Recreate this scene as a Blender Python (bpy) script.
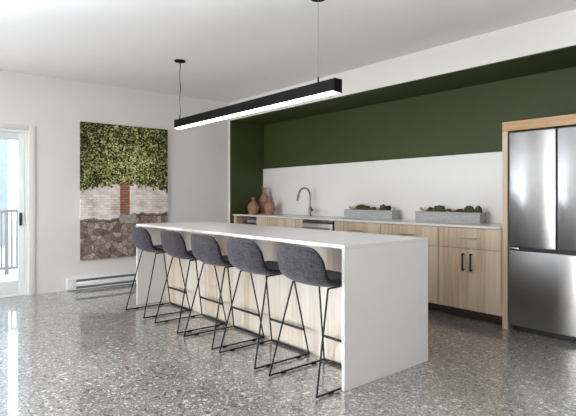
import bpy, bmesh, math, random
from mathutils import Vector, Matrix, noise

for o in list(bpy.data.objects):
    bpy.data.objects.remove(o, do_unlink=True)
scene = bpy.context.scene
COL = scene.collection
R = math.radians
random.seed(7)

# ------------------------------------------------------------------ camera
cam_d = bpy.data.cameras.new('camera')
cam = bpy.data.objects.new('camera', cam_d)
COL.objects.link(cam)
cam.location = (0, 0, 1.223)
cam.rotation_euler = (R(90), 0, 0.873)
cam_d.sensor_width = 36
cam_d.lens = 485.0 / 576 * 36
cam_d.shift_y = -(208 - 197.13) / 576
cam_d.clip_start = 0.05
scene.camera = cam

# ------------------------------------------------------------------ world
w = bpy.data.worlds.new('overcast_sky')
scene.world = w
w.use_nodes = True
bg = w.node_tree.nodes['Background']
bg.inputs[0].default_value = (0.70, 0.85, 1.0, 1)
bg.inputs[1].default_value = 5.0


def area(name, loc, rot, sx, sy, power, col):
    d = bpy.data.lights.new(name, 'AREA')
    d.shape = 'RECTANGLE'
    d.size, d.size_y = sx, sy
    d.energy = power
    d.color = col
    o = bpy.data.objects.new(name, d)
    o.location = loc
    o.rotation_euler = rot
    COL.objects.link(o)
    return o


# daylight coming through the big patio window in the left wall; added fill light behind the camera
area('daylight_left_window', (-7.05, -2.6, 1.25), (0, R(-105), 0), 2.3, 3.6, 1750, (0.79, 0.90, 1.0))
area('rear_fill_light', (-2.7, -6.85, 1.6), (R(116), 0, 0), 3.0, 1.9, 330, (1.0, 0.97, 0.94))

vs = scene.view_settings
vs.view_transform = 'Standard'
vs.look = 'None'
vs.gamma = 1
vs.use_curve_mapping = False
vs.exposure = 0.2
scene.cycles.use_denoising = True
scene.cycles.max_bounces = 10
scene.cycles.diffuse_bounces = 6
scene.cycles.sample_clamp_indirect = 6
scene.cycles.caustics_reflective = False
scene.cycles.caustics_refractive = False


# ------------------------------------------------------------------ material helpers
class NT:
    def __init__(self, name):
        self.m = bpy.data.materials.new(name)
        self.m.use_nodes = True
        self.t = self.m.node_tree
        self.b = self.t.nodes['Principled BSDF']

    def n(self, kind, **kw):
        nd = self.t.nodes.new('ShaderNode' + kind)
        for k, v in kw.items():
            setattr(nd, k, v)
        return nd

    def l(self, a, b):
        self.t.links.new(a, b)

    def setb(self, **kw):
        for k, v in kw.items():
            self.b.inputs[k.replace('_', ' ')].default_value = v

    def val(self, sock, v):
        if hasattr(v, 'links'):
            self.l(v, sock)
        else:
            sock.default_value = v

    def math(self, op, a, b=0.0, c=0.0):
        nd = self.n('Math', operation=op)
        self.val(nd.inputs[0], a)
        self.val(nd.inputs[1], b)
        self.val(nd.inputs[2], c)
        return nd.outputs[0]

    def mix(self, f, a, b, mode='MIX'):
        nd = self.n('Mix', data_type='RGBA', blend_type=mode)
        self.val(nd.inputs[0], f)
        for s, v in ((nd.inputs[6], a), (nd.inputs[7], b)):
            if hasattr(v, 'links'):
                self.l(v, s)
            else:
                s.default_value = (*v, 1)
        return nd.outputs[2]

    def ramp(self, f, stops, interp='LINEAR'):
        nd = self.n('ValToRGB')
        cr = nd.color_ramp
        cr.interpolation = interp
        while len(cr.elements) < len(stops):
            cr.elements.new(0.5)
        for e, (p, c) in zip(cr.elements, stops):
            e.position = p
            e.color = (*c, 1) if not isinstance(c, (int, float)) else (c, c, c, 1)
        self.l(f, nd.inputs[0])
        return nd.outputs[0]

    def coords(self, scale=(1, 1, 1), loc=(0, 0, 0), kind='Object'):
        tc = self.n('TexCoord')
        mp = self.n('Mapping')
        mp.inputs['Scale'].default_value = scale
        mp.inputs['Location'].default_value = loc
        self.l(tc.outputs[kind], mp.inputs[0])
        return mp.outputs[0]

    def noise(self, vec, scale, detail=3, rough=0.5, out=0):
        nd = self.n('TexNoise')
        nd.inputs['Scale'].default_value = scale
        nd.inputs['Detail'].default_value = detail
        nd.inputs['Roughness'].default_value = rough
        self.l(vec, nd.inputs['Vector'])
        return nd.outputs[out]

    def vor(self, vec, scale, feature='F1', rnd=1.0):
        nd = self.n('TexVoronoi', feature=feature)
        nd.inputs['Scale'].default_value = scale
        nd.inputs['Randomness'].default_value = rnd
        self.l(vec, nd.inputs['Vector'])
        return nd

    def bump(self, h, strength=0.2, dist=0.01):
        nd = self.n('Bump')
        nd.inputs['Strength'].default_value = strength
        nd.inputs['Distance'].default_value = dist
        self.l(h, nd.inputs['Height'])
        self.l(nd.outputs[0], self.b.inputs['Normal'])

    def col(self, c):
        self.l(c, self.b.inputs['Base Color'])


def plain(name, c, rough=0.5, metal=0.0, var=0.06, nscale=6.0, bump=0.0, spec=0.5):
    m = NT(name)
    m.setb(Roughness=rough, Metallic=metal)
    m.b.inputs['Specular IOR Level'].default_value = spec
    v = m.coords()
    n = m.noise(v, nscale, 4)
    lo = tuple(x * (1 - var) for x in c)
    hi = tuple(min(1, x * (1 + var)) for x in c)
    m.col(m.ramp(n, [(0.3, lo), (0.7, hi)]))
    if bump:
        m.bump(m.noise(v, nscale * 30, 2), bump, 0.002)
    return m.m


M = {}
M['wall'] = plain('white_wall_paint', (0.72, 0.682, 0.652), 0.75, var=0.01, bump=0.03, spec=0.3)
M['ceiling'] = plain('ceiling_paint', (0.88, 0.84, 0.82), 0.85, var=0.01, spec=0.2)
M['green'] = plain('green_wall_paint', (0.046, 0.059, 0.017), 0.55, var=0.03, spec=0.3)
M['trim'] = plain('white_gloss_trim', (0.82, 0.82, 0.81), 0.4, var=0.01)
M['quartz'] = plain('white_quartz', (0.69, 0.67, 0.65), 0.25, var=0.015, nscale=4)
M['splash'] = plain('white_backsplash_slab', (0.82, 0.79, 0.765), 0.3, var=0.01, nscale=3)
M['black'] = plain('black_powder_coat', (0.004, 0.004, 0.005), 0.55, var=0.1, spec=0.25)
M['blackmetal'] = plain('matte_black_metal', (0.007, 0.0062, 0.006), 0.6, var=0.1, spec=0.06)
M['darkgap'] = plain('dark_plastic', (0.01, 0.01, 0.011), 0.5)
M['bronze'] = plain('dark_bronze_handle', (0.03, 0.024, 0.02), 0.35, 0.8)
M['nickel'] = plain('brushed_nickel', (0.42, 0.40, 0.38), 0.3, 1.0)
M['gunmetal'] = plain('gunmetal_faucet', (0.20, 0.19, 0.185), 0.25, 1.0)
M['heater'] = plain('white_enamel', (0.78, 0.78, 0.77), 0.4, var=0.01)
M['heaterdark'] = plain('heater_slot_grey', (0.16, 0.16, 0.165), 0.6)
M['rail'] = plain('railing_taupe', (0.22, 0.185, 0.155), 0.6)
M['deck'] = plain('pale_concrete_deck', (0.45, 0.455, 0.46), 0.8, var=0.03)
M['facade'] = plain('grey_facade', (0.26, 0.265, 0.27), 0.8, var=0.08)
M['soil'] = plain('dark_soil', (0.085, 0.062, 0.036), 0.95, var=0.75, nscale=55)
M['moss'] = plain('moss_green', (0.075, 0.085, 0.02), 0.95, var=0.6, nscale=90, bump=0.5)
M['succulent'] = plain('succulent_red_green', (0.11, 0.05, 0.035), 0.6, var=0.6, nscale=25)
M['driftwood'] = plain('bleached_driftwood', (0.42, 0.30, 0.20), 0.9, var=0.3, nscale=30)
M['cone'] = plain('dark_cone', (0.03, 0.022, 0.018), 0.85, var=0.4, nscale=40)
M['pebble'] = plain('pale_pebble', (0.55, 0.44, 0.35), 0.8, var=0.15, nscale=20)
M['wicker'] = plain('brown_wicker', (0.13, 0.075, 0.045), 0.8, var=0.4, nscale=60)
M['greybox'] = plain('grey_metal_box', (0.30, 0.29, 0.29), 0.4, 0.4)


def make_wood(name, base, vertical=True):
    m = NT(name)
    m.setb(Roughness=0.45)
    m.b.inputs['Specular IOR Level'].default_value = 0.35
    sx = (1, 1, 1) if vertical else (1, 1, 1)
    tc = m.coords(sx)
    sep = m.n('SeparateXYZ')
    m.l(tc, sep.inputs[0])
    X, Y, Z = sep.outputs
    across = m.math('ADD', X, m.math('MULTIPLY', Y, 1.0)) if vertical else m.math('ADD', Z, Y)
    along = Z if vertical else X
    # staves of glued-up board, each with its own tone
    strip = m.math('FLOOR', m.math('MULTIPLY', across, 11.0))
    wn = m.n('TexWhiteNoise', noise_dimensions='1D')
    m.l(strip, wn.inputs['W'])
    r = wn.outputs['Value']
    comb = m.n('CombineXYZ')
    m.l(m.math('MULTIPLY', across, 16.0), comb.inputs[0])
    m.l(m.math('ADD', m.math('MULTIPLY', along, 1.1), m.math('MULTIPLY', r, 30.0)), comb.inputs[1])
    grain = m.noise(comb.outputs[0], 2.2, 5, 0.6)
    comb2 = m.n('CombineXYZ')
    m.l(m.math('MULTIPLY', across, 120.0), comb2.inputs[0])
    m.l(m.math('MULTIPLY', along, 4.0), comb2.inputs[1])
    fine = m.noise(comb2.outputs[0], 1.0, 3)
    t = m.math('ADD', m.math('MULTIPLY', grain, 0.62), m.math('ADD', m.math('MULTIPLY', r, 0.26), m.math('MULTIPLY', fine, 0.12)))
    dk = tuple(b * k for b, k in zip(base, (0.74, 0.66, 0.57)))
    md = tuple(b * k for b, k in zip(base, (0.97, 0.95, 0.93)))
    hi = tuple(min(1, b * k) for b, k in zip(base, (1.10, 1.13, 1.17)))
    m.col(m.ramp(t, [(0.28, dk), (0.47, md), (0.70, hi)]))
    m.bump(fine, 0.05, 0.002)
    return m.m


M['oak'] = make_wood('oak_veneer', (0.60, 0.475, 0.35))
M['oakh'] = make_wood('oak_veneer_horizontal', (0.55, 0.36, 0.20), False)
M['paleoak'] = make_wood('pale_oak_panel', (0.58, 0.495, 0.41))


def make_floor():
    m = NT('polished_terrazzo_tile')
    v = m.coords()
    wv = m.n('VectorMath', operation='SCALE')
    wv.inputs['Scale'].default_value = 0.022
    m.l(m.noise(v, 40, 3, out=1), wv.inputs[0])
    wa = m.n('VectorMath', operation='ADD')
    m.l(v, wa.inputs[0])
    m.l(wv.outputs[0], wa.inputs[1])
    vw = wa.outputs[0]
    a = m.vor(vw, 31)
    b = m.vor(vw, 62)
    c = m.vor(vw, 130)
    base = m.ramp(m.noise(v, 1.3, 4), [(0.3, (0.190, 0.170, 0.155)), (0.7, (0.225, 0.203, 0.186))])

    def chips(vn, lo, pal, base, size):
        s = m.n('SeparateColor')
        m.l(vn.outputs['Color'], s.inputs[0])
        pick = m.math('GREATER_THAN', s.outputs[0], lo)
        near = m.math('LESS_THAN', vn.outputs['Distance'], size)
        f = m.math('MULTIPLY', pick, near)
        return m.mix(f, base, m.ramp(s.outputs[1], pal, 'CONSTANT'))
    pal = [(0.0, (0.34, 0.315, 0.29)), (0.25, (0.075, 0.066, 0.058)), (0.45, (0.24, 0.215, 0.19)), (0.66, (0.60, 0.57, 0.54)), (0.88, (0.05, 0.044, 0.038))]
    base = chips(c, 0.3, pal, base, 0.5)
    base = chips(b, 0.42, pal, base, 0.46)
    base = chips(a, 0.66, pal, base, 0.42)
    # tile joints: 0.6 m columns and 1.2 m rows
    sep = m.n('SeparateXYZ')
    m.l(v, sep.inputs[0])

    def joint(s, off, pitch, wd):
        f = m.math('FRACT', m.math('DIVIDE', m.math('ADD', s, off), pitch))
        return m.math('LESS_THAN', f, wd / pitch)
    j = m.math('MAXIMUM', joint(sep.outputs[0], 60 + 3.63 + 0.0015, 0.6, 0.003), joint(sep.outputs[1], 60 - 0.645 + 0.002, 1.2, 0.004))
    m.col(m.mix(m.math('MULTIPLY', j, 0.75), base, (0.05, 0.046, 0.043)))
    m.setb(Roughness=0.16)
    m.b.inputs['Specular IOR Level'].default_value = 1.0
    m.b.inputs['Coat Weight'].default_value = 1.0
    m.b.inputs['Coat IOR'].default_value = 1.6
    m.b.inputs['Coat Roughness'].default_value = 0.05
    m.l(m.math('ADD', 0.26, m.math('ADD', m.math('MULTIPLY', m.noise(v, 9, 3), 0.12), m.math('MULTIPLY', j, 0.4))), m.b.inputs['Roughness'])
    return m.m


M['floor'] = make_floor()


def make_steel(name, c, rough, aniso=0.75):
    m = NT(name)
    m.setb(Metallic=1.0, Roughness=rough, Anisotropic=aniso, Anisotropic_Rotation=0.25)
    v = m.coords((2.0, 2.0, 260.0))
    n = m.noise(v, 3.0, 3)
    m.col(m.ramp(n, [(0.3, tuple(x * 0.94 for x in c)), (0.7, tuple(x * 1.06 for x in c))]))
    t = m.n('Tangent', direction_type='RADIAL', axis='Z')
    m.l(t.outputs[0], m.b.inputs['Tangent'])
    return m.m


M['steel'] = make_steel('brushed_stainless', (0.40, 0.385, 0.376), 0.27, 0.9)
M['dwsteel'] = plain('light_satin_steel', (0.62, 0.62, 0.62), 0.42, 1.0, var=0.03)
M['steelplain'] = plain('satin_stainless', (0.5, 0.5, 0.5), 0.25, 1.0, var=0.03)


def make_fabric(name, c, var=0.5):
    m = NT(name)
    m.setb(Roughness=0.95)
    m.b.inputs['Specular IOR Level'].default_value = 0.15
    m.b.inputs['Sheen Weight'].default_value = 0.15
    a = m.noise(m.coords((18, 18, 120)), 1.0, 2)
    b = m.noise(m.coords((120, 120, 18)), 1.0, 2)
    big = m.noise(m.coords(), 14, 3)
    t = m.math('ADD', m.math('MULTIPLY', m.math('ADD', a, b), 0.4), m.math('MULTIPLY', big, 0.2))
    m.col(m.ramp(t, [(0.34, tuple(x * (1 - var) for x in c)), (0.66, tuple(x * (1 + var) for x in c))]))
    m.bump(t, 0.25, 0.002)
    return m.m


M['fabric'] = make_fabric('grey_woven_fabric', (0.040, 0.033, 0.038), 0.85)
M['pad'] = make_fabric('charcoal_pad', (0.016, 0.015, 0.017), 0.3)


def make_concrete():
    m = NT('grey_board_concrete')
    m.setb(Roughness=0.85)
    v = m.coords((3, 3, 40))
    t = m.math('ADD', m.math('MULTIPLY', m.noise(v, 2.0, 4), 0.6), m.math('MULTIPLY', m.noise(m.coords(), 60, 3), 0.4))
    m.col(m.ramp(t, [(0.3, (0.27, 0.27, 0.275)), (0.7, (0.52, 0.515, 0.515))]))
    m.bump(t, 0.3, 0.004)
    return m.m


M['concrete'] = make_concrete()


def make_clay():
    m = NT('terracotta_clay')
    m.setb(Roughness=0.85)
    v = m.coords((1, 1, 2.5))
    t = m.noise(v, 9, 5, 0.65)
    m.col(m.ramp(t, [(0.3, (0.21, 0.098, 0.058)), (0.5, (0.33, 0.17, 0.105)), (0.72, (0.45, 0.29, 0.195))]))
    m.bump(t, 0.25, 0.006)
    return m.m


M['clay'] = make_clay()


def make_glass():
    m = NT('clear_door_glass')
    t = m.t
    out = t.nodes['Material Output']
    tr = m.n('BsdfTransparent')
    tr.inputs[0].default_value = (0.96, 0.98, 0.98, 1)
    gl = m.n('BsdfGlossy')
    gl.inputs['Roughness'].default_value = 0.02
    fr = m.n('Fresnel')
    fr.inputs[0].default_value = 1.35
    mx = m.n('MixShader')
    m.l(fr.outputs[0], mx.inputs[0])
    m.l(tr.outputs[0], mx.inputs[1])
    m.l(gl.outputs[0], mx.inputs[2])
    m.l(mx.outputs[0], out.inputs['Surface'])
    return m.m


M['glass'] = make_glass()


def emit(name, c, s):
    m = NT(name)
    m.setb(Roughness=0.5)
    m.b.inputs['Base Color'].default_value = (0.9, 0.9, 0.9, 1)
    m.b.inputs['Emission Color'].default_value = (*c, 1)
    m.b.inputs['Emission Strength'].default_value = s
    return m.m


M['charcoal'] = plain('charcoal_lacquer', (0.02, 0.019, 0.018), 0.45)
M['diffuser'] = emit('glowing_led_diffuser', (1.0, 0.95, 0.88), 8.0)


def make_art():
    """Printed picture: ivy crown over a brick trunk, white bricks, rubble stone base. u across, v up."""
    m = NT('printed_ivy_tree_picture')
    m.setb(Roughness=0.7)
    m.b.inputs['Specular IOR Level'].default_value = 0.2
    tc = m.n('TexCoord')
    sep = m.n('SeparateXYZ')
    m.l(tc.outputs['UV'], sep.inputs[0])
    u, v = sep.outputs[0], sep.outputs[1]
    comb = m.n('CombineXYZ')
    m.l(m.math('MULTIPLY', u, 0.676), comb.inputs[0])
    m.l(v, comb.inputs[1])
    P = comb.outputs[0]
    # leaves
    wob = m.noise(P, 13, 4, 0.6)
    lv = m.vor(P, 105)
    s = m.n('SeparateColor')
    m.l(lv.outputs['Color'], s.inputs[0])
    du = m.math('MULTIPLY', m.math('SUBTRACT', u, 0.52), 0.9)
    dv = m.math('SUBTRACT', v, 0.72)
    dist = m.math('SQRT', m.math('ADD', m.math('MULTIPLY', du, du), m.math('MULTIPLY', m.math('MULTIPLY', dv, dv), 2.2)))
    tone = m.math('ADD', m.math('MULTIPLY', s.outputs[0], 0.72), m.math('MULTIPLY', m.math('SUBTRACT', wob, 0.24), 0.95))
    tone = m.math('SUBTRACT', tone, m.math('MULTIPLY', dist, 0.62))
    tone = m.math('SUBTRACT', tone, m.math('MULTIPLY', lv.outputs['Distance'], 0.30))
    leaf = m.ramp(tone, [(0.06, (0.012, 0.014, 0.007)), (0.20, (0.055, 0.064, 0.022)), (0.36, (0.175, 0.185, 0.055)), (0.55, (0.40, 0.41, 0.14)), (0.78, (0.75, 0.72, 0.42))])
    # white bricks
    br = m.n('TexBrick')
    br.inputs['Scale'].default_value = 1.0
    br.inputs['Brick Width'].default_value = 0.055
    br.inputs['Row Height'].default_value = 0.019
    br.inputs['Mortar Size'].default_value = 0.0022
    br.inputs['Mortar Smooth'].default_value = 0.4
    br.inputs['Color1'].default_value = (0.76, 0.66, 0.60, 1)
    br.inputs['Color2'].default_value = (0.50, 0.36, 0.30, 1)
    br.inputs['Mortar'].default_value = (0.34, 0.26, 0.23, 1)
    m.l(P, br.inputs['Vector'])
    worn = m.ramp(m.noise(P, 9, 5, 0.65), [(0.35, 0.0), (0.62, 1.0)])
    white = m.mix(m.math('MULTIPLY', worn, 0.75), br.outputs['Color'], (0.95, 0.89, 0.85))
    # red trunk bricks
    br2 = m.n('TexBrick')
    br2.inputs['Scale'].default_value = 1.0
    br2.inputs['Brick Width'].default_value = 0.05
    br2.inputs['Row Height'].default_value = 0.019
    br2.inputs['Mortar Size'].default_value = 0.002
    br2.inputs['Color1'].default_value = (0.42, 0.19, 0.12, 1)
    br2.inputs['Color2'].default_value = (0.30, 0.125, 0.08, 1)
    br2.inputs['Mortar'].default_value = (0.14, 0.075, 0.055, 1)
    m.l(P, br2.inputs['Vector'])
    # rubble stone
    pw = m.n('VectorMath', operation='ADD')
    m.l(P, pw.inputs[0])
    sc_ = m.n('VectorMath', operation='SCALE')
    sc_.inputs['Scale'].default_value = 0.09
    m.l(m.noise(P, 10, 3, out=1), sc_.inputs[0])
    m.l(sc_.outputs[0], pw.inputs[1])
    st = m.vor(pw.outputs[0], 23)
    ed = m.vor(pw.outputs[0], 23, 'DISTANCE_TO_EDGE')
    s2 = m.n('SeparateColor')
    m.l(st.outputs['Color'], s2.inputs[0])
    tone2 = m.math('ADD', m.math('MULTIPLY', s2.outputs[0], 0.45), m.math('MULTIPLY', m.noise(P, 45, 4, 0.7), 0.6))
    stone = m.ramp(tone2, [(0.15, (0.085, 0.055, 0.042)), (0.5, (0.27, 0.19, 0.155)), (0.80, (0.56, 0.45, 0.39))])
    stone = m.mix(m.ramp(ed.outputs['Distance'], [(0.0, 0.7), (0.09, 0.0)]), stone, (0.05, 0.036, 0.032))
    # assembling from the bottom up
    edge = m.math('ADD', v, m.math('MULTIPLY', m.math('SUBTRACT', m.noise(P, 16, 4), 0.5), 0.06))
    upedge = m.math('ADD', 0.283, m.math('MULTIPLY', m.math('GREATER_THAN', u, 0.56), 0.035))
    f_brick = m.math('GREATER_THAN', edge, upedge)
    c = m.mix(f_brick, stone, white)
    line = m.math('LESS_THAN', m.math('ABSOLUTE', m.math('SUBTRACT', edge, upedge)), 0.012)
    c = m.mix(m.math('MULTIPLY', line, 0.8), c, (0.07, 0.05, 0.042))
    intr = m.math('LESS_THAN', m.math('ABSOLUTE', m.math('SUBTRACT', u, 0.478)), 0.056)
    f_tr = m.math('MULTIPLY', intr, m.math('GREATER_THAN', v, 0.318))
    c = m.mix(f_tr, c, br2.outputs['Color'])
    # pale block under the trunk
    bu = m.math('DIVIDE', m.math('SUBTRACT', u, 0.515), 0.10)
    bv = m.math('DIVIDE', m.math('SUBTRACT', edge, 0.295), 0.033)
    blk = m.math('LESS_THAN', m.math('ADD', m.math('POWER', m.math('ABSOLUTE', bu), 4.0), m.math('POWER', m.math('ABSOLUTE', bv), 4.0)), 1.0)
    c = m.mix(blk, c, m.ramp(m.noise(P, 40, 4), [(0.3, (0.27, 0.235, 0.215)), (0.7, (0.45, 0.41, 0.385))]))
    # crown edge
    jag = m.math('ADD', v, m.math('MULTIPLY', m.math('SUBTRACT', m.noise(P, 26, 5, 0.75), 0.5), 0.19))
    dip = m.math('MULTIPLY', m.math('SUBTRACT', u, 0.5), m.math('SUBTRACT', u, 0.5))
    f_leaf = m.math('GREATER_THAN', jag, m.math('SUBTRACT', 0.548, m.math('MULTIPLY', dip, 0.20)))
    c = m.mix(f_leaf, c, leaf)
    m.col(c)
    return m.m


M['art'] = make_art()


# ------------------------------------------------------------------ mesh helpers
class MB:
    """Collects shapes into one bmesh."""

    def __init__(self):
        self.bm = bmesh.new()

    def box(self, x0, x1, y0, y1, z0, z1, bev=0.0, seg=2):
        mt = Matrix.Translation(((x0 + x1) / 2, (y0 + y1) / 2, (z0 + z1) / 2)) @ Matrix.Diagonal((x1 - x0, y1 - y0, z1 - z0, 1))
        g = bmesh.ops.create_cube(self.bm, size=1, matrix=mt)
        if bev:
            es = list({e for vv in g['verts'] for e in vv.link_edges})
            bmesh.ops.bevel(self.bm, geom=es, offset=bev, segments=seg, profile=0.5, affect='EDGES')
        return self

    def tube(self, pts, r, n=10, cap=True, r_end=None):
        pts = [Vector(p) for p in pts]
        rings = []
        up = None
        k = len(pts)
        for i, p in enumerate(pts):
            if i == 0:
                d = pts[1] - p
            elif i == k - 1:
                d = p - pts[-2]
            else:
                d = (pts[i + 1] - p).normalized() + (p - pts[i - 1]).normalized()
            d.normalize()
            if up is None:
                up = d.orthogonal().normalized()
            up = (up - d * up.dot(d)).normalized()
            sd = d.cross(up)
            rr = r if r_end is None else r + (r_end - r) * i / (k - 1)
            rings.append([self.bm.verts.new(p + (up * math.cos(a) + sd * math.sin(a)) * rr) for a in (2 * math.pi * j / n for j in range(n))])
        for a, b in zip(rings, rings[1:]):
            for j in range(n):
                self.bm.faces.new((a[j], a[(j + 1) % n], b[(j + 1) % n], b[j]))
        if cap:
            self.bm.faces.new(rings[0][::-1])
            self.bm.faces.new(rings[-1])
        return self

    def lathe(self, prof, c=(0, 0, 0), n=40):
        c = Vector(c)
        rings = []
        for (r, z) in prof:
            if r < 1e-6:
                rings.append([self.bm.verts.new(c + Vector((0, 0, z)))])
            else:
                rings.append([self.bm.verts.new(c + Vector((r * math.cos(2 * math.pi * j / n), r * math.sin(2 * math.pi * j / n), z))) for j in range(n)])
        for a, b in zip(rings, rings[1:]):
            for j in range(n):
                f = [a[j % len(a)], a[(j + 1) % len(a)], b[(j + 1) % len(b)], b[j % len(b)]]
                f = [x for i, x in enumerate(f) if x not in f[:i]]
                if len(f) > 2:
                    self.bm.faces.new(f)
        return self

    def grid(self, fn, nu, nv):
        vs_ = [[self.bm.verts.new(fn(i / nu, j / nv)) for i in range(nu + 1)] for j in range(nv + 1)]
        for j in range(nv):
            for i in range(nu):
                self.bm.faces.new((vs_[j][i], vs_[j][i + 1], vs_[j + 1][i + 1], vs_[j + 1][i]))
        return self

    def build(self, name, m, parent=None, smooth=True, loc=None):
        bmesh.ops.recalc_face_normals(self.bm, faces=self.bm.faces[:])
        me = bpy.data.meshes.new(name)
        self.bm.to_mesh(me)
        self.bm.free()
        me.materials.append(m)
        if smooth:
            for p in me.polygons:
                p.use_smooth = True
            try:
                me.set_sharp_from_angle(angle=R(35))
            except Exception:
                pass
        o = bpy.data.objects.new(name, me)
        COL.objects.link(o)
        if parent:
            o.parent = parent
        if loc:
            o.location = loc
        return o


def fillet(pts, rad, n=6):
    """Round the inner corners of a polyline."""
    pts = [Vector(p) for p in pts]
    out = [pts[0]]
    for a, b, c in zip(pts, pts[1:], pts[2:]):
        d1 = (a - b).normalized()
        d2 = (c - b).normalized()
        r = min(rad, (a - b).length * 0.45, (c - b).length * 0.45)
        p1, p2 = b + d1 * r, b + d2 * r
        for i in range(n + 1):
            t = i / n
            out.append(p1 * (1 - t) ** 2 + b * 2 * t * (1 - t) + p2 * t * t)
    out.append(pts[-1])
    return out


def thing(name, label, cat, loc=(0, 0, 0), group=None):
    o = bpy.data.objects.new(name, None)
    o.empty_display_size = 0.1
    COL.objects.link(o)
    o.location = loc
    return tag(o, label, cat, group)


def tag(o, label, cat, group=None, kind=None):
    o['label'] = label
    o['category'] = cat
    if group:
        o['group'] = group
    if kind:
        o['kind'] = kind
    return o


def struct(name, mb, m, parent=None, smooth=False):
    o = mb.build(name, m, parent, smooth)
    if not parent:
        o['kind'] = 'structure'
    return o


# ------------------------------------------------------------------ room shell
XL, XR = -6.72, 2.6
YF, YN, YB = -6.5, 4.361, 5.05       # wall behind the camera, bulkhead face, back wall of the recess
H, HB = 2.765, 2.472
T = 0.2
XE = -1.2                            # right end of the kitchen recess

struct('floor', MB().box(XL - T, XR + T, YF - T, YB + T, -0.1, 0), M['floor'])
struct('ceiling', MB().box(XL - T, XR + T, YF - T, YB + T, H, H + 0.15), M['ceiling'])


def wall_with_holes(name, axis, pos, span, holes):
    """Wall slab along an axis with rectangular openings (a0, a1, z0, z1)."""
    mb = MB()
    p0, p1 = pos
    cuts = sorted(holes)
    a = span[0]

    def bx(a0, a1, z0, z1):
        if a1 - a0 < 1e-4 or z1 - z0 < 1e-4:
            return
        if axis == 'y':
            mb.box(p0, p1, a0, a1, z0, z1)
        else:
            mb.box(a0, a1, p0, p1, z0, z1)
    for (h0, h1, z0, z1) in cuts:
        bx(a, h0, 0, H)
        bx(h0, h1, 0, z0)
        bx(h0, h1, z1, H)
        a = h1
    bx(a, span[1], 0, H)
    return struct(name, mb, M['wall'])


DOOR = (0.40, 1.41, 0.0, 2.055)
WIN_L = (-4.4, -0.8, 0.08, 2.42)
WIN_FILL = (-4.2, -1.2, 0.7, 2.5)
wall_with_holes('wall_left', 'y', (XL - T, XL), (YF - T, YB + T), [WIN_L, DOOR])
wall_with_holes('wall_front', 'x', (YF - T, YF), (XL, XR), [WIN_FILL])
struct('wall_right', MB().box(XR, XR + T, YF - T, YB + T, 0, H), M['wall'])
struct('wall_back', MB().box(XL, XE, YB, YB + T, 0, HB - 0.01), M['green'])
struct('wall_nib', MB().box(XL, XL + 0.045, YN, YB, 0, HB), M['wall'])
struct('wall_recess_side', MB().box(XL + 0.045, XL + 0.052, YN + 0.003, YB, 0, HB - 0.01), M['green'])
struct('wall_bulkhead', MB().box(XL, XR, YN, YB + T, HB, H), M['wall'])
struct('ceiling_soffit', MB().box(XL + 0.045, XE, YN + 0.003, YB, HB - 0.01, HB), M['green'])
struct('wall_kitchen_end', MB().box(XE, XR, YN, YB + T, 0, HB), M['wall'])
struct('wall_backsplash', MB().box(XL + 0.052, -2.19, YB - 0.018, YB, 0.945, 1.705, 0.001, 1), M['splash'])


def window_unit(name, axis, pos, a0, a1, z0, z1, mull):
    root = bpy.data.objects.new(name, None)
    COL.objects.link(root)
    root['kind'] = 'structure'
    fr, gl = MB(), MB()

    def bx(mb, b0, b1, c0, c1, d):
        if axis == 'y':
            mb.box(pos - d, pos + d, b0, b1, c0, c1)
        else:
            mb.box(b0, b1, pos - d, pos + d, c0, c1)
    f = 0.06
    for (b0, b1, c0, c1) in ((a0, a1, z0, z0 + f), (a0, a1, z1 - f, z1), (a0, a0 + f, z0 + f, z1 - f), (a1 - f, a1, z0 + f, z1 - f)):
        bx(fr, b0, b1, c0, c1, 0.04)
    for k in range(1, mull + 1):
        c = a0 + (a1 - a0) * k / (mull + 1)
        bx(fr, c - 0.035, c + 0.035, z0 + f, z1 - f, 0.04)
    bx(gl, a0 + f * 0.9, a1 - f * 0.9, z0 + f * 0.9, z1 - f * 0.9, 0.004)
    fr.build('window_frame', M['trim'], root, False)
    gl.build('window_pane', M['glass'], root, False)


window_unit('window_1', 'y', XL - 0.1, *WIN_L, 2)
window_unit('window_fill', 'x', YF - 0.1, *WIN_FILL, 2)  # unseen rear window, added to let the fill light in

# glazed patio door in the left wall
door = bpy.data.objects.new('door_1', None)
COL.objects.link(door)
door['kind'] = 'structure'
d0, d1, _, dz = DOOR
mb = MB()
for (a, b, c, d) in ((d1, d1 + 0.072, 0.0, dz + 0.06), (d0 - 0.072, d0, 0.0, dz + 0.06), (d0, d1, dz, dz + 0.06)):
    mb.box(XL + 0.0005, XL + 0.016, a, b, c, d, 0.003)
mb.build('door_casing', M['wall'], door)
mb = MB()
mb.box(XL - T, XL - 0.002, d1 - 0.035, d1, 0, dz)
mb.box(XL - T, XL - 0.002, d0, d0 + 0.035, 0, dz)
mb.box(XL - T, XL - 0.002, d0 + 0.035, d1 - 0.035, dz - 0.03, dz)
mb.box(XL - T, XL - 0.002, d0 + 0.035, d1 - 0.035, 0, 0.03, 0.004)
mb.build('door_frame', M['trim'], door, False)
mb = MB()
e0, e1 = d0 + 0.039, d1 - 0.039
lx0, lx1 = XL - 0.075, XL - 0.03
mb.box(lx0, lx1, e1 - 0.07, e1, 0.034, dz - 0.034, 0.004)
mb.box(lx0, lx1, e0, e0 + 0.105, 0.034, dz - 0.034, 0.004)
mb.box(lx0, lx1, e0 + 0.105, e1 - 0.07, 0.034, 0.19, 0.004)
mb.box(lx0, lx1, e0 + 0.105, e1 - 0.07, dz - 0.125, dz - 0.034, 0.004)
leaf = mb.build('door_leaf', M['trim'], door)
MB().box(lx0 + 0.015, lx1 - 0.02, e0 + 0.1, e1 - 0.065, 0.185, dz - 0.12).build('glass_pane', M['glass'], leaf, False)
hy = e1 - 0.045
mb = MB()
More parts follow.
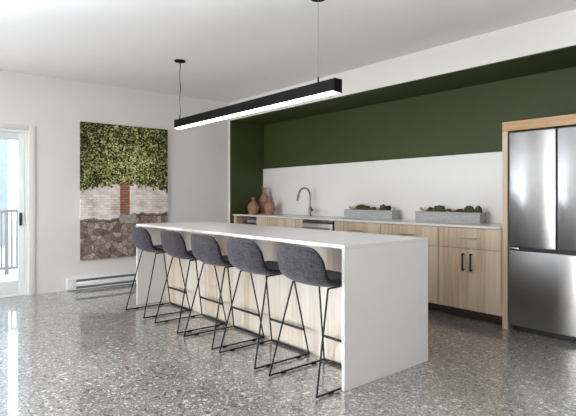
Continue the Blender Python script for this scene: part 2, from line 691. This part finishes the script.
mb.box(lx1, lx1 + 0.008, hy - 0.016, hy + 0.016, 0.87, 1.03, 0.003)
mb.tube(fillet([(lx1 + 0.006, hy, 1.0), (lx1 + 0.045, hy, 1.0), (lx1 + 0.045, hy - 0.004, 0.97), (lx1 + 0.045, hy - 0.01, 0.885)], 0.015), 0.009)
hd = mb.build('door_handle', M['bronze'], door)
hd['label'] = 'dark lever handle'

# outside the patio door: deck, railing and a neighbouring facade
struct('ground', MB().box(-30, XL - T, -16, 16, -0.2, -0.06), M['deck'])
rl = thing('balcony_railing', 'taupe metal railing of vertical bars outside the glass door', 'railing', (-9.2, 1.6, -0.06))
mb = MB()
mb.box(-0.03, 0.03, -2.4, 2.4, 1.03, 1.08, 0.004)
mb.build('top_rail', M['rail'], rl)
MB().box(-0.02, 0.02, -2.4, 2.4, 0.08, 0.12, 0.003).build('bottom_rail', M['rail'], rl)
for yy in (-2.37, 0.0, 2.37):
    MB().box(-0.025, 0.025, yy - 0.025, yy + 0.025, 0.0, 1.03).build('post', M['rail'], rl, False)
for k in range(61):
    yy = -2.28 + k * 0.076
    if abs(yy) < 0.04:
        continue
    MB().box(-0.012, 0.012, yy - 0.012, yy + 0.012, 0.12, 1.03).build('bar', M['rail'], rl, False)
nb = thing('neighbouring_building', 'pale grey building seen through the glass door beyond the railing', 'building', (-14.5, 1.7, -0.06))
MB().box(-3, 0, -5, 0.86, 0.0, 7).build('facade', M['facade'], nb, False)
MB().box(-3.1, 0.1, -5.1, 0.96, 7.0, 7.25).build('roof_edge', M['trim'], nb, False)

# ------------------------------------------------------------------ baseboard heater
ht = thing('baseboard_heater', 'long white electric baseboard heater under the ivy picture', 'heater', (XL, 1.85, 0.0))
Lh = 1.75
mb = MB()
mb.box(0.001, 0.012, 0, Lh, 0.006, 0.158, 0.002)
mb.box(0.012, 0.066, 0, Lh, 0.138, 0.158, 0.004)
mb.box(0.056, 0.066, 0.11, Lh - 0.11, 0.048, 0.108, 0.003)
mb.box(0.012, 0.066, 0.11, Lh - 0.11, 0.006, 0.016, 0.002)
mb.build('casing', M['heater'], ht)
for a in (0.0, Lh - 0.11):
    MB().box(0.0125, 0.068, a, a + 0.109, 0.006, 0.137, 0.004).build('end_cap', M['heater'], ht)
MB().box(0.013, 0.05, 0.112, Lh - 0.112, 0.017, 0.137).build('heating_element', M['heaterdark'], ht, False)

# ------------------------------------------------------------------ picture
pic = thing('wall_picture', 'tall canvas print of a green ivy tree on brick and stone', 'picture', (XL, 2.023, 0.385))
pw, ph = 1.244, 1.842
bm = bmesh.new()
uvl = bm.loops.layers.uv.new('UVMap')
g = bmesh.ops.create_cube(bm, size=1, matrix=Matrix.Translation((0.019, pw / 2, ph / 2)) @ Matrix.Diagonal((0.034, pw, ph, 1)))
for f in bm.faces:
    for lp in f.loops:
        lp[uvl].uv = (lp.vert.co.y / pw, lp.vert.co.z / ph)
me = bpy.data.meshes.new('canvas')
bm.to_mesh(me)
bm.free()
me.materials.append(M['art'])
cv = bpy.data.objects.new('canvas', me)
COL.objects.link(cv)
cv.parent = pic
mb = MB()
mb.box(0.0, 0.002, 0.02, pw - 0.02, 0.02, ph - 0.02)
mb.build('backing', M['oakh'], pic, False)

# ------------------------------------------------------------------ kitchen run
YC, YD, ZC = 4.41, 4.43, 0.945        # countertop edge, cabinet front plane, worktop height
TH = 0.022
CT = ZC - TH


def bar_handle(mb, a, b, out=(0, -1, 0), r=0.005, st=0.03):
    a, b, o = Vector(a), Vector(b), Vector(out) * st
    d = (b - a).normalized() * 0.012
    mb.tube([a + o - d, b + o + d], r)
    mb.tube([a, a + o], r * 0.9)
    mb.tube([b, b + o], r * 0.9)
    return mb


def base_cabinet(x0, x1, label, drawer=True, split=True):
    t = thing('base_cabinet', label, 'cabinet', ((x0 + x1) / 2, YD, 0), 'oak base cabinets along the back wall')
    w2 = (x1 - x0) / 2 - 0.0006
    dp = YB - 0.004 - YD
    mb = MB()
    mb.box(-w2, -w2 + 0.018, 0.02, dp, 0.108, CT - 0.001)
    mb.box(w2 - 0.018, w2, 0.02, dp, 0.108, CT - 0.001)
    mb.box(-w2 + 0.018, w2 - 0.018, 0.02, dp, 0.108, 0.126)
    mb.box(-w2 + 0.018, w2 - 0.018, dp - 0.012, dp, 0.126, CT - 0.001)
    mb.build('carcass', M['oak'], t, False)
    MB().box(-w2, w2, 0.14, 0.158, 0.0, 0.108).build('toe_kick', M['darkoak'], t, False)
    g_ = 0.0018
    zt = CT - 0.006
    zd = 0.716
    if drawer:
        dr = MB().box(-w2 + g_, w2 - g_, 0, 0.019, zd + g_, zt, 0.0015, 1).build('drawer', M['oak'], t)
        bar_handle(MB(), (-0.085, 0, 0.818), (0.085, 0, 0.818)).build('handle', M['nickel'], dr)['label'] = 'brushed metal bar handle'
        zt2 = zd - g_
    else:
        MB().box(-w2 + g_, w2 - g_, 0, 0.019, zd + g_, zt, 0.0015, 1).build('false_front', M['oak'], t)
        zt2 = zd - g_
    for s in (-1, 1):
        a, b = (-w2 + g_, -g_) if s < 0 else (g_, w2 - g_)
        dd = MB().box(a, b, 0, 0.019, 0.112, zt2, 0.0015, 1).build('door', M['oak'], t)
        bar_handle(MB(), (s * 0.042, 0, 0.505), (s * 0.042, 0, 0.658), r=0.009).build('handle', M['bronze'], dd)['label'] = 'dark bronze bar handle'
    return t


M['darkoak'] = make_wood('dark_oak_toe_kick', (0.10, 0.075, 0.055), False)  # dark oak tone of the toe kicks
base_cabinet(-2.857, -2.191, 'oak base cabinet beside the fridge surround, its two dark door handles in view')
base_cabinet(-3.617, -2.857, 'oak base cabinet under the planter nearer the fridge, mostly behind the island')
base_cabinet(-4.362, -3.617, 'oak base cabinet right of the dishwasher, under the left planter')
base_cabinet(-6.02, -4.972, 'wide oak sink cabinet left of the dishwasher', drawer=False)

# open niche cabinet at the left end
nc = thing('niche_cabinet', 'oak cabinet with an open niche in the left corner of the kitchen', 'cabinet', (-6.345, YD, 0), 'oak base cabinets along the back wall')
dp = YB - 0.004 - YD
x0, x1 = -0.322, 0.324
mb = MB()
mb.box(x0, x0 + 0.075, 0.0, dp, 0.108, CT - 0.001)
mb.box(x1 - 0.02, x1, 0.0, dp, 0.108, CT - 0.001)
mb.box(x0 + 0.075, x1 - 0.02, 0.02, dp, 0.108, 0.126)
mb.box(x0 + 0.075, x1 - 0.02, 0.02, dp, 0.56, 0.58)
mb.box(x0 + 0.075, x1 - 0.02, dp - 0.012, dp, 0.58, CT - 0.001)
mb.build('carcass', M['oak'], nc, False)
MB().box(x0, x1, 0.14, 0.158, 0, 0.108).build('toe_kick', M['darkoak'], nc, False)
dd = MB().box(x0 + 0.077, x1 - 0.022, 0.0, 0.019, 0.112, 0.578, 0.0015, 1).build('door', M['oak'], nc)
bar_handle(MB(), (0.22, 0, 0.35), (0.22, 0, 0.5), r=0.006).build('handle', M['bronze'], dd)

bk = thing('basket', 'brown woven basket in the open niche, left of the grey box', 'basket', (-6.47, 4.62, 0.58))
mb = MB()
mb.lathe([(0.0, 0.001), (0.085, 0.001), (0.095, 0.05), (0.105, 0.13), (0.11, 0.24), (0.114, 0.25), (0.106, 0.25), (0.1, 0.2), (0.09, 0.03), (0.0, 0.02)], n=28)
for k in range(11):
    z = 0.02 + k * 0.021
    rr = 0.09 + z * 0.085
    mb.tube([(rr * math.cos(a), rr * math.sin(a), z) for a in (2 * math.pi * j / 28 for j in range(29))], 0.006, 6, False)
mb.build('weave', M['wicker'], bk)
gb = thing('storage_box', 'grey metal box in the open niche under the clay vases', 'box', (-6.2, 4.62, 0.58))
MB().box(-0.135, 0.135, -0.15, 0.15, 0.0, 0.24, 0.006).build('body', M['darkgap'], gb)
MB().box(-0.14, 0.14, -0.155, 0.155, 0.24, 0.29, 0.008).build('lid', M['greybox'], gb)

# worktop with sink cut-out
ct = thing('countertop', 'thin white quartz worktop running along the kitchen back wall', 'countertop', (-4.43, YC, CT))
SX0, SX1, SY0, SY1 = -5.86, -5.10, 4.50, 4.82
mb = MB()
bx = lambda a, b, c, d: mb.box(a + 4.43, b + 4.43, c - YC, d - YC, 0, TH)
xa, xb, yb_ = XL + 0.054, -2.1915, YB - 0.0185
bx(xa, SX0, YC, yb_)
bx(SX1, xb, YC, yb_)
bx(SX0, SX1, YC, SY0)
bx(SX0, SX1, SY1, yb_)
mb.build('slab', M['quartz'], ct, False)
sk = thing('sink', 'undermount steel sink basin set in the worktop below the faucet', 'sink', (-5.48, 4.66, 0.72))
hx, hy_ = 0.379, 0.159
mb = MB()
mb.box(-hx, hx, -hy_, hy_, 0.0, 0.004)
mb.box(-hx, -hx + 0.004, -hy_, hy_, 0.004, 0.2015)
mb.box(hx - 0.004, hx, -hy_, hy_, 0.004, 0.2015)
mb.box(-hx, hx, -hy_, -hy_ + 0.004, 0.004, 0.2015)
mb.box(-hx, hx, hy_ - 0.004, hy_, 0.004, 0.2015)
mb.build('basin', M['steelplain'], sk, False)
MB().lathe([(0, 0.0045), (0.042, 0.0045), (0.045, 0.008), (0.03, 0.0075), (0, 0.006)]).build('drain', M['gunmetal'], sk)

# faucet
fc = thing('faucet', 'gunmetal gooseneck kitchen faucet on the worktop at the white backsplash', 'faucet', (-5.33, 4.90, ZC))
MB().lathe([(0, 0), (0.027, 0), (0.027, 0.006), (0.022, 0.012), (0.021, 0.115), (0.017, 0.125), (0, 0.125)]).build('base', M['gunmetal'], fc)
rad = 0.112
pts = [(0, 0, 0.12), (0, 0, 0.2), (0, 0, 0.30)]
for k in range(1, 17):
    a = math.pi * k / 16 * 0.93
    pts.append((0, -rad + rad * math.cos(a), 0.30 + rad * math.sin(a)))
d = (Vector(pts[-1]) - Vector(pts[-2])).normalized()
pts.append(tuple(Vector(pts[-1]) + d * 0.02))
MB().tube(pts, 0.0125, 14).build('spout', M['gunmetal'], fc)
p = Vector(pts[-1])
MB().tube([p - d * 0.006, p + d * 0.03, p + d * 0.085], 0.0165, 14, r_end=0.0145).build('spray_head', M['gunmetal'], fc)
mb = MB()
mb.tube([(0.015, 0, 0.085), (0.062, 0, 0.085)], 0.016, 14)
mb.tube([(0.052, 0, 0.09), (0.058, -0.03, 0.125), (0.06, -0.045, 0.145)], 0.007, 10)
mb.build('lever', M['gunmetal'], fc)

# dishwasher
dw = thing('dishwasher', 'stainless steel dishwasher built in under the worktop beside the sink', 'dishwasher', (-4.667, YD, 0))
MB().box(-0.297, 0.297, 0.03, 0.58, 0.05, CT - 0.004).build('tub', M['darkgap'], dw, False)
MB().box(-0.302, 0.272, -0.006, 0.028, 0.11, 0.872, 0.004).build('door', M['dwsteel'], dw)
MB().box(-0.302, 0.272, -0.002, 0.028, 0.874, CT - 0.012, 0.003).build('control_strip', M['gunmetal'], dw)
mb = MB()
mb.tube([(-0.26, -0.045, 0.815), (0.243, -0.045, 0.815)], 0.011, 12)
mb.tube([(-0.24, -0.006, 0.815), (-0.24, -0.045, 0.815)], 0.008)
mb.tube([(0.223, -0.006, 0.815), (0.223, -0.045, 0.815)], 0.008)
mb.build('handle', M['steelplain'], dw)
MB().box(-0.297, 0.297, 0.08, 0.095, 0.0, 0.05).build('kick_plate', M['darkgap'], dw, False)


# vases
def vase(loc, prof, label):
    t = tag(MB().lathe(prof, n=44).build('clay_vase', M['clay'], loc=loc), label, 'vase', 'terracotta vases in the kitchen corner')
    return t


def vase_prof(R_, h, neck, lip):
    outer = [(0, 0), (R_ * 0.62, 0), (R_ * 0.70, 0.01)]
    for k in range(1, 9):
        t = k / 8
        z = 0.01 + t * h * 0.62
        outer.append((R_ * (0.70 + 0.30 * math.sin(math.pi * min(1, t * 0.95) * 0.62 + 0.12) ** 1.0) if t < 0.6 else
                      R_ * (0.985 - (t - 0.6) ** 1.5 * 1.9 * (1 - neck / R_)), z))
    zt = h * 0.74
    outer += [(neck * 1.08, zt), (neck * 0.92, h * 0.82), (neck * 0.92, h * 0.92), (lip, h * 0.985), (lip, h)]
    inner = [(lip - 0.008, h), (neck * 0.92 - 0.008, h * 0.92), (neck * 0.9 - 0.008, h * 0.8), (R_ * 0.7, h * 0.5), (0, 0.03)]
    return outer + inner


vase((-6.385, 4.62, ZC), vase_prof(0.098, 0.275, 0.028, 0.036), 'small clay vase with narrow neck, left of the tall one')
vase((-6.425, 4.88, ZC), vase_prof(0.098, 0.445, 0.034, 0.042), 'tallest clay vase, standing behind the two small ones')
vase((-6.165, 4.79, ZC), vase_prof(0.092, 0.275, 0.027, 0.034), 'small clay vase against the white backsplash, right of the tall one')


# planters and what lies in them
def blob(name, loc, sx, sy, sz, m, amp, freq, seed, sub=3):
    bm_ = MB()
    bmesh.ops.create_icosphere(bm_.bm, subdivisions=sub, radius=1)
    for v_ in bm_.bm.verts:
        n_ = noise.noise(v_.co * freq + Vector((seed * 3.7, seed, 0)))
        v_.co *= 1 + amp * n_
        v_.co.x *= sx
        v_.co.y *= sy
        v_.co.z = max(v_.co.z, -0.6) * sz
    return bm_.build(name, m, loc=loc)


def rosette(name, loc, r, m):
    mb_ = MB()
    for ring in range(4):
        n_ = 5 + ring * 2
        tilt = R(80 - ring * 20)
        ln = r * (0.45 + 0.2 * ring)
        for k in range(n_):
            a = 2 * math.pi * k / n_ + ring * 0.5
            rot = Matrix.Rotation(a, 3, 'Z')

            def fn(u, v_, rot=rot, ln=ln, tilt=tilt):
                wd = ln * 0.34 * math.sin(math.pi * min(1, v_ * 0.92 + 0.08)) ** 0.7
                th_ = ln * 0.10 * math.sin(math.pi * v_)
                an = u * 2 * math.pi
                p_ = Vector((v_ * ln * math.cos(tilt) - th_ * math.sin(an) * math.sin(tilt), wd * math.cos(an), v_ * ln * math.sin(tilt) + th_ * math.sin(an) * math.cos(tilt)))
                return rot @ p_
            mb_.grid(fn, 8, 6)
    return mb_.build(name, m, loc=loc)


def cone_thing(loc, r):
    mb_ = MB()
    mb_.lathe([(0, -0.2 * r), (r * 0.45, 0), (r * 0.5, r * 0.6), (r * 0.25, r * 1.3), (0, r * 1.5)], n=16)
    for k in range(34):
        t = k / 34
        a = k * 2.4
        z = r * (0.0 + 1.35 * t)
        rr = r * (0.5 + 0.35 * math.sin(math.pi * (0.15 + 0.85 * t)))
        p_ = Vector((math.cos(a) * rr, math.sin(a) * rr, z + 0.15 * r))
        q = Vector((math.cos(a) * r * 0.3, math.sin(a) * r * 0.3, z))
        mb_.tube([q, (q + p_) / 2, p_], r * 0.14, 6, r_end=r * 0.10)
    return mb_.build('pine_cone', M['cone'], loc=loc)


def drift(loc, ln, seed):
    rnd = random.Random(seed)
    pts_ = []
    for k in range(9):
        t = k / 8 - 0.5
        pts_.append((t * ln, 0.012 * math.sin(k * 1.3 + seed), 0.012 + 0.012 * math.sin(k * 0.9 + seed * 2)))
    mb_ = MB().tube(pts_, 0.015, 8, r_end=0.007)
    mb_.tube([pts_[3], Vector(pts_[3]) + Vector((0.02, 0.012, 0.03)), Vector(pts_[3]) + Vector((0.05, 0.01, 0.042))], 0.006, 6, r_end=0.003)
    return mb_.build('driftwood', M['driftwood'], loc=loc)


def planter(x0, x1, label, who, items):
    y0, y1, h = 4.80, 4.93, 0.114
    t = thing('planter_box', label, 'planter', ((x0 + x1) / 2, (y0 + y1) / 2, ZC), 'long concrete planters on the worktop')
    a, b = (x1 - x0) / 2, (y1 - y0) / 2
    mb_ = MB()
    k = 0.014
    mb_.box(-a, a, -b, b, 0, 0.02, 0.002)
    mb_.box(-a, a, -b, -b + k, 0.02, h, 0.002)
    mb_.box(-a, a, b - k, b, 0.02, h, 0.002)
    mb_.box(-a, -a + k, -b + k, b - k, 0.02, h, 0.002)
    mb_.box(a - k, a, -b + k, b - k, 0.02, h, 0.002)
    mb_.build('trough', M['concrete'], t)
    mb_ = MB()
    mb_.grid(lambda u, v_: Vector(((u - 0.5) * 2 * (a - k), (v_ - 0.5) * 2 * (b - k), 0.094 + 0.044 * math.sin(math.pi * u) ** 0.6 * math.sin(math.pi * (0.15 + 0.7 * v_)) + 0.016 * noise.noise(Vector((u * 17, v_ * 3, x0))))), 40, 8)
    so = mb_.build('soil', M['soil'], t)
    so['kind'] = 'stuff'
    for (kind, fx, dy, s, lab) in items:
        loc = (x0 + (x1 - x0) * fx, (y0 + y1) / 2 + dy, ZC + 0.112)
        full = lab + ' ' + who
        grp = 'plants and finds in the ' + who.replace('in the ', '')
        if kind == 'moss':
            o = blob('moss_clump', (loc[0], loc[1], loc[2] + 0.02), s, 0.04, 0.05, M['moss'], 0.5, 3.2, fx * 10 + x0)
            tag(o, full, 'moss', grp)
        elif kind == 'succ':
            tag(rosette('succulent', (loc[0], loc[1], loc[2] + 0.012), s, M['succulent']), full, 'succulent', grp)
        elif kind == 'wood':
            tag(drift((loc[0], loc[1], loc[2] + 0.008), s, fx * 7), full, 'driftwood', grp)
        elif kind == 'cone':
            tag(cone_thing(loc, s), full, 'pine cone', grp)
        elif kind == 'stone':
            tag(blob('pebble', (loc[0], loc[1], loc[2] + 0.012), s, s * 0.8, s * 0.7, M['pebble'], 0.25, 1.3, fx * 5), full, 'pebble', grp)


planter(-4.541, -3.736, 'grey concrete trough planter on the worktop right of the faucet', 'in the planter beside the faucet', [
    ('wood', 0.12, 0.0, 0.13, 'thin driftwood stick at the left end'),
    ('moss', 0.31, 0.0, 0.085, 'green moss clump left of centre'),
    ('cone', 0.455, -0.005, 0.036, 'dark pine cone between moss and red succulent'),
    ('succ', 0.57, 0.0, 0.052, 'dark red succulent rosette at the middle'),
    ('stone', 0.665, -0.01, 0.028, 'pale pebble right of the succulent'),
    ('moss', 0.765, 0.0, 0.048, 'small green moss clump right of the pebble'),
    ('cone', 0.865, 0.0, 0.042, 'large dark pine cone right of the small moss'),
    ('stone', 0.945, 0.0, 0.024, 'pale pebble at the right end'),
])
planter(-3.402, -2.596, 'grey concrete trough planter on the worktop nearest the fridge', 'in the planter nearest the fridge', [
    ('wood', 0.10, 0.0, 0.12, 'thin driftwood stick at the left end'),
    ('cone', 0.205, 0.0, 0.036, 'dark pine cone left of the large moss'),
    ('moss', 0.345, 0.0, 0.07, 'large green moss clump left of centre'),
    ('succ', 0.495, 0.0, 0.042, 'dark red succulent rosette next to the large moss'),
    ('stone', 0.575, -0.01, 0.03, 'pale pebble at the middle'),
    ('succ', 0.67, 0.0, 0.05, 'dark red succulent rosette right of the pebble'),
    ('moss', 0.80, 0.0, 0.055, 'small green moss clump right of centre'),
    ('moss', 0.935, 0.0, 0.034, 'small dark moss tuft at the right end'),
])

# ------------------------------------------------------------------ fridge and its surround
fs = thing('fridge_surround', 'oak panel surround framing the stainless fridge', 'cabinet surround', (-2.19, 4.455, 0))
dp = YB - 0.002 - 4.455
MB().box(0.0, 0.05, 0, dp, 0, 1.834, 0.001, 1).build('side_panel', M['oak'], fs)
MB().box(0.93, 0.98, 0, dp, 0, 1.834, 0.001, 1).build('side_panel', M['oak'], fs)
MB().box(0.0, 0.98, 0, dp, 1.8345, 1.921, 0.001, 1).build('top_panel', M['oakh'], fs)

FX0, FX1, FXM = -2.112, -1.290, -1.701
fr = thing('refrigerator', 'tall stainless steel fridge with two upper doors and freezer drawer', 'refrigerator', (FXM, 4.42, 0))
a = (FX1 - FX0) / 2
MB().box(-a + 0.006, a - 0.006, 0.085, 0.6, 0.02, 1.806, 0.004).build('body', M['darkgap'], fr)
for s in (-1, 1):
    q0, q1 = (-a, -0.004) if s < 0 else (0.004, a)
    MB().box(q0, q1, 0.0, 0.08, 0.768, 1.815, 0.009, 3).build('door', M['steel'], fr)
MB().box(-a, a, 0.0, 0.08, 0.055, 0.738, 0.009, 3).build('freezer_drawer', M['steel'], fr)
MB().box(-a + 0.003, a - 0.003, 0.03, 0.084, 0.739, 0.767).build('handle_recess', M['darkgap'], fr, False)
MB().box(-a + 0.02, a - 0.02, 0.05, 0.084, 0.004, 0.052).build('kick_plate', M['darkgap'], fr, False)
for s in (-1, 1):
    MB().box(s * (a - 0.045) - 0.04, s * (a - 0.045) + 0.04, 0.012, 0.085, 0.743, 0.762, 0.003).build('hinge', M['steelplain'], fr)
for sx_ in (-1, 1):
    MB().lathe([(0, 0), (0.02, 0), (0.02, 0.02), (0, 0.02)], (sx_ * (a - 0.07), 0.2, 0), 16).build('foot', M['black'], fr)

# ------------------------------------------------------------------ island
IX0, IX1, IY0, IY1, IZ = -5.344, -2.104, 2.226, 3.130, 0.92
isl = thing('kitchen_island', 'long white waterfall kitchen island with pale wood front panel', 'island', ((IX0 + IX1) / 2, IY0, 0))
hw, dpi = (IX1 - IX0) / 2, IY1 - IY0
tk = 0.024
MB().box(-hw, hw, 0, dpi, IZ - tk, IZ, 0.0015, 1).build('worktop', M['quartz'], isl)
for s in (-1, 1):
    q = (-hw, -hw + tk) if s < 0 else (hw - tk, hw)
    MB().box(q[0], q[1], 0, dpi, 0.0, IZ - tk - 0.0005, 0.0015, 1).build('waterfall_side', M['quartz'], isl)
MB().box(-hw + tk + 0.001, hw - tk - 0.001, 0.35, 0.37, 0.0, IZ - tk - 0.001).build('front_panel', M['paleoak'], isl, False)
MB().box(-hw + tk + 0.001, hw - tk - 0.001, 0.371, dpi - 0.03, 0.1, IZ - tk - 0.001).build('carcass', M['oak'], isl, False)
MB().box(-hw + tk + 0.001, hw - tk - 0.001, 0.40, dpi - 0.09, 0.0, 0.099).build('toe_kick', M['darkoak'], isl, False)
nd = 5
wd = (2 * hw - 2 * tk - 0.004) / nd
for k in range(nd):
    q = -hw + tk + 0.002 + k * wd
    dd = MB().box(q + 0.0015, q + wd - 0.0015, dpi - 0.0295, dpi - 0.0105, 0.11, IZ - tk - 0.006, 0.0015, 1).build('door', M['charcoal'], isl)
    bar_handle(MB(), (q + wd - 0.05, dpi - 0.0105, 0.62), (q + wd - 0.05, dpi - 0.0105, 0.78), (0, 1, 0), 0.006).build('handle', M['bronze'], dd)

# ------------------------------------------------------------------ bar stools
PROF = [(0.235, 0.668), (0.17, 0.660), (0.09, 0.650), (0.0, 0.643), (-0.085, 0.645), (-0.150, 0.662), (-0.195, 0.700), (-0.218, 0.755), (-0.232, 0.83), (-0.243, 0.912)]
HWID = [0.195, 0.208, 0.218, 0.225, 0.229, 0.231, 0.231, 0.229, 0.223, 0.214]
LIFT = [0.008, 0.012, 0.016, 0.020, 0.026, 0.032, 0.034, 0.034, 0.034, 0.032]


def cr(arr, t):
    """Catmull-Rom sample of scalars / tuples along [0,1]."""
    n_ = len(arr) - 1
    f = max(0.0, min(1.0, t)) * n_
    i = min(int(f), n_ - 1)
    t = f - i
    g_ = lambda k: Vector(arr[max(0, min(n_, k))]) if isinstance(arr[0], tuple) else Vector((arr[max(0, min(n_, k))], 0))
    p0, p1, p2, p3 = g_(i - 1), g_(i), g_(i + 1), g_(i + 2)
    r_ = 0.5 * ((2 * p1) + (p2 - p0) * t + (2 * p0 - 5 * p1 + 4 * p2 - p3) * t * t + (3 * p1 - p0 - 3 * p2 + p3) * t ** 3)
    return r_ if isinstance(arr[0], tuple) else r_[0]


def shell_pt(u, v, off=0.0, us=1.0, v0=0.0, v1=1.0):
    s = (u * 2 - 1)
    e = abs(s) ** 5
    lo, hi = v0 + 0.07 * e, v1 - 0.13 * abs(s) ** 7
    t = lo + (hi - lo) * v
    y, z = cr(PROF, t)
    y2, z2 = cr(PROF, t + 0.01)
    y1, z1 = cr(PROF, t - 0.01)
    tg = Vector((y2 - y1, z2 - z1)).normalized()
    nrm = Vector((-tg.y, tg.x))          # towards the sitter: up on the seat, forward on the back
    nrm = -nrm if nrm.dot(Vector((0.6, 0.8))) < 0 else nrm
    lift = cr(LIFT, t) * abs(s) ** 2.6
    x = s * us * cr(HWID, t)
    return Vector((x, y + nrm.x * (lift + off), z + nrm.y * (lift + off)))


def make_stool(label, loc):
    t = thing('bar_stool', label, 'bar stool', loc, 'grey bar stools along the island')
    mb_ = MB()
    mb_.grid(lambda u, v: shell_pt(u, v), 20, 30)
    sh = mb_.build('seat_shell', M['fabric'], t)
    md = sh.modifiers.new('thick', 'SOLIDIFY')
    md.thickness = 0.016
    md.offset = 0
    md2 = sh.modifiers.new('round', 'SUBSURF')
    md2.levels = md2.render_levels = 1
    mb_ = MB()
    mb_.grid(lambda u, v: shell_pt(u, v, 0.0165, 0.965, 0.012, 0.988), 20, 30)
    pd = mb_.build('seat_pad', M['pad'], t)
    md = pd.modifiers.new('thick', 'SOLIDIFY')
    md.thickness = 0.016
    md.offset = 0
    md2 = pd.modifiers.new('round', 'SUBSURF')
    md2.levels = md2.render_levels = 1
    pd['label'] = 'charcoal inner pad'
    r = 0.0062
    zf = 0.012
    for s in (-1, 1):
        xb, xt = s * 0.2325, s * 0.172
        rb, rt = Vector((xb, -0.262, zf)), Vector((xt, -0.105, 0.640))
        fb, ft = Vector((xb, 0.255, zf)), Vector((xt, 0.14, 0.648))
        MB().tube([rb, rt], r, 10).build('leg', M['black'], t)
        MB().tube([fb, ft], r, 10).build('leg', M['black'], t)
        mb_ = MB().tube([rb, fb], r, 10)
        for q in (rb, fb):
            bmesh.ops.create_uvsphere(mb_.bm, u_segments=10, v_segments=8, radius=r * 1.02, matrix=Matrix.Translation(q))
        mb_.build('sled_runner', M['black'], t)
        MB().tube([rt, ft], r, 10).build('seat_bracket', M['black'], t)
        for yy in (-0.14, 0.15):
            MB().box(xb - 0.008, xb + 0.008, yy - 0.02, yy + 0.02, 0.0, zf + 0.006, 0.003).build('glide', M['black'], t)
    k = (0.20 - zf) / (0.648 - zf)
    fx, fy = 0.2325 + (0.172 - 0.2325) * k, 0.255 + (0.14 - 0.255) * k
    MB().tube([(-fx, fy, 0.20), (fx, fy, 0.20)], 0.010, 10).build('footrest', M['black'], t)
    MB().tube([(-0.2325, 0.255, zf), (0.2325, 0.255, zf)], 0.0105, 10).build('stretcher', M['black'], t)
    return t


def dup(root, loc, label):
    r_ = root.copy()
    COL.objects.link(r_)
    r_.location = loc
    r_['label'] = label
    for ch in list(root.children):
        c = ch.copy()
        COL.objects.link(c)
        c.parent = r_
    return r_


YS = 2.28
st = make_stool('grey fabric bar stool nearest the white end panel of the island', (-2.37, YS, 0))
for x, lab in ((-3.005, 'second grey fabric bar stool from the near end of the island'),
               (-3.58, 'middle one of the five grey bar stools at the island'),
               (-4.17, 'second grey fabric bar stool from the far end of the island'),
               (-4.89, 'grey fabric bar stool farthest away, in front of the ivy picture')):
    dup(st, (x, YS, 0), lab)

# ------------------------------------------------------------------ pendant light
pl = thing('pendant_light', 'long black linear pendant light hanging above the island', 'pendant light', (-3.78, 2.585, H))
x0, x1 = -5.045 + 3.78, -2.505 + 3.78
zt, zm, zb = 2.098 - H, 2.009 - H, 1.998 - H
mb = MB()
mb.box(x0 + 0.007, x1 - 0.007, -0.04, 0.04, zm, zt, 0.001, 1)
mb.build('housing', M['blackmetal'], pl, False)
MB().box(x0 + 0.007, x1 - 0.007, -0.038, 0.038, zb, zm - 0.0005, 0.006).build('diffuser', M['diffuser'], pl)
for (a, b) in ((x0, x0 + 0.0065), (x1 - 0.0065, x1)):
    MB().box(a, b, -0.041, 0.041, zb - 0.001, zt + 0.001, 0.001, 1).build('end_cap', M['blackmetal'], pl, False)
for cx in (-4.985 + 3.78, -2.72 + 3.78):
    MB().lathe([(0, 0), (0.06, 0), (0.06, -0.012), (0.02, -0.02), (0, -0.02)], (cx, 0, -0.0005), 28).build('canopy', M['blackmetal'], pl)
    MB().tube([(cx, 0, -0.02), (cx, 0, zt + 0.05)], 0.0022, 6).build('cable', M['nickel'], pl)
    MB().tube([(cx, 0, zt), (cx, 0, zt + 0.035), (cx, 0, zt + 0.055)], 0.008, 10, r_end=0.004).build('cable_gripper', M['blackmetal'], pl)
cx = -4.985 + 3.78
mb = MB().tube([(cx + 0.006 + 0.003 * math.sin(k * 1.4), 0.003 * math.cos(k * 1.2), -0.02 + (zt + 0.02) * k / 12) for k in range(13)], 0.0035, 6)
mb.build('power_cord', M['blackmetal'], pl)
